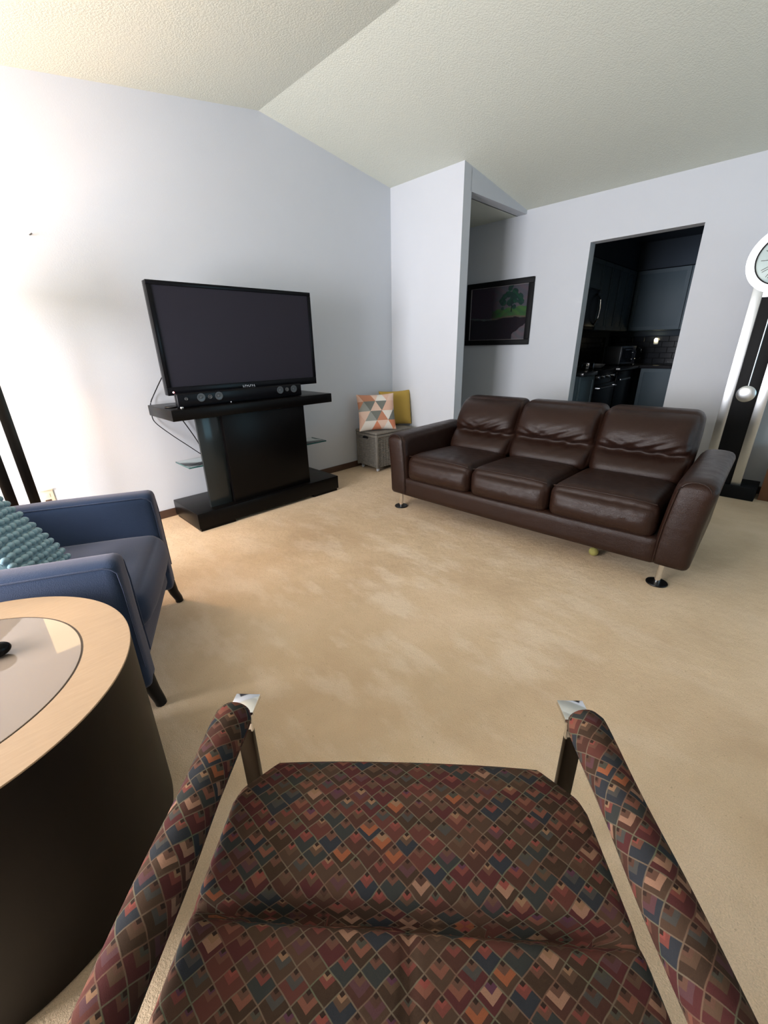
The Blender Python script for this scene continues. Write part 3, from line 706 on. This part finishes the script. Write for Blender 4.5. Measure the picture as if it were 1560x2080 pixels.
# box at the right edge
BX = thing('storage_box', 'brown wooden box on the floor at the right edge beside the clock base', 'box', (4.315, -.345, 0))
for nm, q in (('side', (0, .016, 0, .43)), ('side', (.164, .18, 0, .43)), ('end', (.016, .164, 0, .016)), ('end', (.016, .164, .414, .43))): box(nm, q[0], q[1], q[2], q[3], 0, .30, M['cardboard'], BX, bev=.002)
box('bottom', .016, .164, .016, .414, 0, .016, M['cardboard'], BX, bev=.001); box('lid', -.004, .184, -.004, .434, .30, .318, M['cardboard'], BX, bev=.003)
o = tag(box('paper_packet', 4.34, 4.46, -.26, .075, .3185, .44, M['white'], bev=.012), 'white packet lying on the brown box at the right edge', 'packet')

# ------------------------------------------------------------------ blue armchair
AA = math.atan2(-.425, .905)
AC = thing('blue_armchair', 'slate blue fabric armchair with low arms and black legs', 'armchair', (.36, 1.718, 0), AA)   # local +x faces the room, +y is its far side
def uparm(p, u):
    q = p.copy(); q.z -= .012*max(0, -u.x)*(u.z > 0)
    if u.z > 0: q.z += .006*(1-u.y**2)
    return q
for s in (-1, 1):
    a_ = soft('arm', -.395, s*.338, .350, .79, .098, .502, .026, M['bluefabric'], AC, (34, 8, 22), uparm)
    for yy in (s*.338-.047, s*.338+.047):
        bmobj('piping', tube_bm(bmesh.new(), [(-.76, yy, .585)]+[(-.70+.66*t/8, yy, .590) for t in range(9)]+[(-.020, yy, .583), (-.006, yy, .567), (-.002, yy, .5), (-.002, yy, .2)], .0022, 6), M['bluefabric'], a_)
def seatf(p, u):
    q = p.copy()
    if u.z > 0: q.z += .018*(1-u.y**4)*(1-u.x**4)
    if u.x > 0: q.x += .030*(1-u.z**2)*(1-u.y**4)
    return q
soft('seat_cushion', -.345, 0, .345, .70, .572, .155, .045, M['bluefabric'], AC, (26, 26, 10), seatf)
soft('seat_base', -.385, 0, .21, .74, .575, .125, .02, M['bluefabric'], AC, (20, 20, 6))
def bk(p, u):
    q = p.copy(); q.x -= .12*(u.z+1)/2
    if u.x > 0: q.x += .03*(1-u.y**4)*(1-u.z**4)
    return q
soft('backrest', -.70, 0, .52, .16, .575, .50, .05, M['bluefabric'], AC, (8, 24, 20), bk)
for (x, y) in ((-.01, .345), (-.01, -.345), (-.74, .33), (-.74, -.33)):
    l_ = bmobj('leg', tube_bm(bmesh.new(), [(x+.012, y*1.02, .0), (x+.010, y*1.02, .02), (x-.002, y, .06), (x-.014, y, .125)], [.019, .019, .021, .027], 12), M['blackmetal'], AC)

# knobbly cushion on the armchair
def acw(l, b, z): v = Vector((.36, 1.718, 0))+Vector((.905, -.425, 0))*l+Vector((.425, .905, 0))*b; v.z = z; return v
P0 = acw(-.245, -.012, .487); P1 = acw(-.50, .05, .870)
e1 = (P1-P0).normalized(); side = (acw(-.12, -1, 0)-acw(0, 0, 0)); side.z = -.06; side = (side-e1*side.dot(e1)).normalized(); nn = side.cross(e1).normalized()
if nn.dot(Vector((0, 0, CAMH))-P0) < 0: nn = -nn
PW, PL, PT = .245, .44, .07
ctr = P0+e1*(PL/2)+side*(PW/2)-nn*.02
KP = thing('knobbly_cushion', 'pale blue cushion covered in rows of round knobs on the blue armchair', 'cushion')
KP.matrix_world = Matrix((( side.x, -nn.x, e1.x, ctr.x), (side.y, -nn.y, e1.y, ctr.y), (side.z, -nn.z, e1.z, ctr.z), (0, 0, 0, 1)))
def kth(a, b): return PT/2*(max(0., (1-abs(a)**2.6)*(1-abs(b)**2.6))**.5)
def kdf(p, u): return Vector((p.x, u.y*(kth(u.x, u.z)+.004), p.z))
soft('cover', 0, 0, 0, PW, PT, PL, .004, M['knit'], KP, (22, 4, 30), kdf)
bm = bmesh.new(); bmesh.ops.create_icosphere(bm, subdivisions=2, radius=1); kme = bpy.data.meshes.new('knob'); bm.to_mesh(kme); bm.free(); kme.materials.append(M['knit'])
for p in kme.polygons: p.use_smooth = True
rows, per = 17, 10
for r_ in range(rows):
    z = -PL/2+(r_+.5)*PL/rows
    for k in range(per):
        x = -PW/2+.004+(k+.0)*PW/per; a, b = x/(PW/2), z/(PL/2)
        o = bpy.data.objects.new('knob', kme); COL.objects.link(o); o.parent = KP
        o.location = (x+.002*math.sin(r_*3+k), -kth(a, b)-.008, z+.0015*math.sin(k*2.2+r_))
        o.scale = (.0122, .0115, .0112) if k < per-3 else (.0160, .0115, .0110)

# ------------------------------------------------------------------ floor lamp (its shade stands outside the frame)
FL = thing('floor_lamp', 'floor lamp with two flat metal uprights behind the blue armchair', 'lamp', (.085, 2.92, 0))
box('base', -.15, .15, -.13, .13, 0, .025, M['blackmetal'], FL, bev=.008)
for x in (-.045, .050): box('pole', x-.024, x+.024, -.014, .014, .024, 1.30, M['darkchrome'], FL, bev=.002)
box('crossbar', -.09, .09, -.012, .012, 1.28, 1.30, M['darkchrome'], FL)
bm = bmesh.new()
for q in ((-.10, .125, -.125, -.121), (-.10, .125, .121, .125), (-.10, -.096, -.121, .121), (.121, .125, -.121, .121)): box_bm(bm, *q, 1.32, 1.57)
bmobj('lamp_shade', bm, M['shade'], FL, smooth=False)
bm = bmesh.new(); bmesh.ops.create_uvsphere(bm, u_segments=16, v_segments=12, radius=.02); o = bmobj('bulb', bm, M['shade'], FL); o.location = (0, 0, 1.385)
def lamp_light(nm, loc, power, r=.05, col=(1, .56, .24)):
    l = bpy.data.lights.new(nm, 'POINT'); l.energy = power; l.shadow_soft_size = r; l.color = col
    o = bpy.data.objects.new(nm, l); COL.objects.link(o); o.location = loc
lamp_light('lamp_light', (.085, 2.92, 1.46), 26, .035)

# wall outlet
OU = thing('wall_outlet', 'almond wall outlet plate low on the wall behind the blue armchair', 'outlet', (.218, YT-.006, .335))
box('plate', -.036, .036, 0, .0055, -.058, .058, M['almond'], OU, bev=.002)
box('cover_lip', -.038, .038, -.012, -.0005, .055, .060, M['almond'], OU, bev=.001)
for s in (-1, 1): box('socket', -.016, .016, -.002, .0, s*.02-.013, s*.02+.013, M['baseboard'] if s < 0 else M['almond'], OU, bev=.001)
o = tag(bmobj('wall_screw', tube_bm(bmesh.new(), [(.522, YT, 1.815), (.522, YT-.02, 1.813), (.530, YT-.026, 1.819)], .003, 8), M['blackmetal']), 'small dark hook in the wall beside the floor lamp glow, left of the television', 'hook')

# ------------------------------------------------------------------ round drum table
TX, TY, TR, TZ = -.228, 1.1265, .3735, .55
DT = thing('round_drum_table', 'round drum side table with pale ring top and dark body', 'side table', (TX, TY, 0))
bmobj('body', lathe_bm(bmesh.new(), [(0, 0), (TR-.012, 0), (TR-.008, .01), (TR-.001, TZ-.012), (TR-.001, TZ-.004), (0, TZ-.004)], 128), M['drum'], DT, angle=40)
M['drum'].node_tree.nodes['Principled BSDF'].inputs['Specular IOR Level'].default_value = .15
bmobj('top_ring', lathe_bm(bmesh.new(), [(.2765, TZ-.006), (.2765, TZ), (TR-.001, TZ), (TR, TZ-.001), (TR, TZ-.003), (.2765, TZ-.006)], 128), M['palewood'], DT, smooth=False)
bmobj('inlay', lathe_bm(bmesh.new(), [(0, TZ-.005), (.2763, TZ-.005), (.2763, TZ-.0015), (0, TZ-.0015)], 128), M['ringgap'], DT, angle=40)
bmobj('glass_top', lathe_bm(bmesh.new(), [(0, TZ-.002), (.2725, TZ-.002), (.2725, TZ-.0003), (.2715, TZ+.0003), (0, TZ+.0003)], 128), M['tableglass'], DT, smooth=False)
FG = thing('black_figurine', 'small shiny black rounded object on the drum table, cut by the left edge', 'figurine', (-.112, 1.19, TZ+.0005))
for nm, l, r, s in (('lobe', (.010, -.016, .018), .019, (1.4, 1, .9)), ('lobe', (.0, .026, .020), .015, (1.15, 1, 1.1))):
    bm = bmesh.new(); bmesh.ops.create_uvsphere(bm, u_segments=20, v_segments=12, radius=r); bmesh.ops.scale(bm, vec=s, verts=bm.verts); o = bmobj(nm, bm, M['blackplastic'], FG); o.location = l
bm = bmesh.new(); bmesh.ops.create_uvsphere(bm, u_segments=20, v_segments=12, radius=.02); bmesh.ops.scale(bm, vec=(1.4, 1.2, .5), verts=bm.verts); o = bmobj('stem', bm, M['blackplastic'], FG); o.location = (-.02, 0, .010)

# ------------------------------------------------------------------ patterned chair in the foreground
PSI = math.radians(47.5)
CH = thing('patterned_armchair', 'foreground lounge chair in red-brown diamond tapestry with padded arms', 'chair', (.006*math.cos(PSI), -.006*math.sin(PSI), 0), -PSI)  # local x right, y forward
ZS = .415
def suv(zt, x_half, yf):
    def f(c, n_):
        ax, ay = abs(n_.x), abs(n_.y); dz = max(0, zt-c.z); t = ax/(ax+ay+1e-6)
        return (c.x+math.copysign(dz*t, c.x)*(1 if abs(c.x) > x_half*.8 else 0), c.y+(dz*(1-t) if n_.y > .2 else (-dz*(1-t) if n_.y < -.2 else 0)))
    return f
def sdf(p, u):          # one stuffed seat: chamfered front corners, a deep cross crease, a shallow centre seam behind it
    q = p.copy(); y = q.y+.3075; ax = abs(q.x)/.33
    q.x *= 1+.05*max(0, .36-y)-.03*max(0, y-.36)
    if y > .50:
        k = max(0, (abs(q.x)-.262)/.068); q.y -= .066*min(1, k)*((y-.50)/.085)
    q.y += .010*(1-ax*ax)*(y/.585)
    if u.z > 0:
        cr = math.exp(-abs((y-.335+.008*q.x/.33)/.011)**1.5)*min(1, max(0, (1-ax)/.30))**.5
        q.z += .018*(1-ax**4)*math.sin(PI*min(1, max(0, (y-.335)/.27)))**.7*(y > .335)
        q.z += .014*(1-ax**4)*math.sin(PI*min(1, max(0, (.335-y)/.31)))**.7*(y <= .335)
        q.z -= .046*cr
        if y < .33: q.z -= .006*math.exp(-(q.x/.008)**2)
        q.z -= .010*max(0, (y-.50)/.085)
    else: q.x *= .95
    return q
soft('seat', 0, .3075, ZS-.062, .66, .555, .13, .020, M['tapestry'], CH, (84, 140, 8), sdf, None, suv(ZS+.003, .33, .58))
def bdf(p, u):
    q = p.copy(); q.y -= .16*(u.z+1)/2
    if u.y > 0: q.y += .02*(1-u.x**4)*(1-u.z**4)
    return q
soft('backrest', 0, -.035, .66, .60, .12, .56, .04, M['tapestry'], CH, (30, 8, 30), bdf, None, lambda c, n_: (c.x, c.z))
# padded arms
def arm_pad(sx):
    x = sx*.358; y0, y1 = -.22, .655; r = .0375; za = .478; n_l, n_r = 60, 28; vs = []; fs = []; uvs = []
    for i in range(n_l+1):
        t = i/n_l; y = y0+(y1-y0)*t; e = min(1., (y1-y)/.034); rr = r*math.sqrt(max(0, 1-(1-e)**2))*(1+.03*math.sin(y*23))
        rr = max(rr, .003); e2 = min(1., (y-y0)/.034); rr = max(.003, rr*math.sqrt(max(0, 1-(1-e2)**2)))
        xc = x+sx*.012*(t-.5); dip = 0.0
        for k in range(n_r):
            a = 2*PI*k/n_r
            vs.append((xc+rr*math.cos(a), y, za-dip+rr*.92*math.sin(a)+.012*(t-.75)))
    for i in range(n_l):
        for k in range(n_r):
            fs.append((i*n_r+k, i*n_r+(k+1) % n_r, (i+1)*n_r+(k+1) % n_r, (i+1)*n_r+k))
            for (ii, kk) in ((i, k), (i, k+1), (i+1, k+1), (i+1, k)):
                yy = y0+(y1-y0)*ii/n_l; uvs.append((-(2*PI*r)*(kk/n_r)*1.0+sx*.013, yy*.92+.31))
    fs.append(tuple(range(n_r))[::-1]); uvs += [(0, 0)]*n_r
    fs.append(tuple(n_l*n_r+k for k in range(n_r))); uvs += [(0, .9)]*n_r
    me = bpy.data.meshes.new('arm'); me.from_pydata(vs, [], fs); l_ = me.uv_layers.new(name='UVMap')
    for i, q in enumerate(uvs): l_.data[i].uv = q
    a_ = link('arm', me, M['tapestry'], CH)
    return a_
for s in (-1, 1):
    arm_pad(s); xa = s*.352
    fr = bmesh.new()
    box_bm(fr, xa-.012, xa+.012, .10, .645, .436, .446, .002)                       # bar under the pad
    box_bm(fr, xa-.027, xa+.027, .636, .686, .476, .486, .001); box_bm(fr, xa-.020, xa+.020, .636, .645, .430, .476, .001)
    bmobj('arm_bar', fr, M['chrome'], CH)
    box('leg', xa-.018, xa+.018, .636, .650, .012, .438, M['darkchrome'], CH, bev=.002)
    box('runner', xa-.020, xa+.020, -.30, .650, 0, .012, M['darkchrome'], CH, bev=.002)
    box('rear_leg', xa-.020, xa+.020, -.30, -.282, .012, .50, M['darkchrome'], CH, bev=.002)
    box('rear_arm_bar', xa-.020, xa+.020, -.30, .10, .436, .446, M['darkchrome'], CH, bev=.002)
box('seat_frame', -.372, .372, .05, .10, .26, .285, M['darkchrome'], CH, bev=.002)
box('seat_frame', -.372, .372, .40, .45, .26, .285, M['darkchrome'], CH, bev=.002)
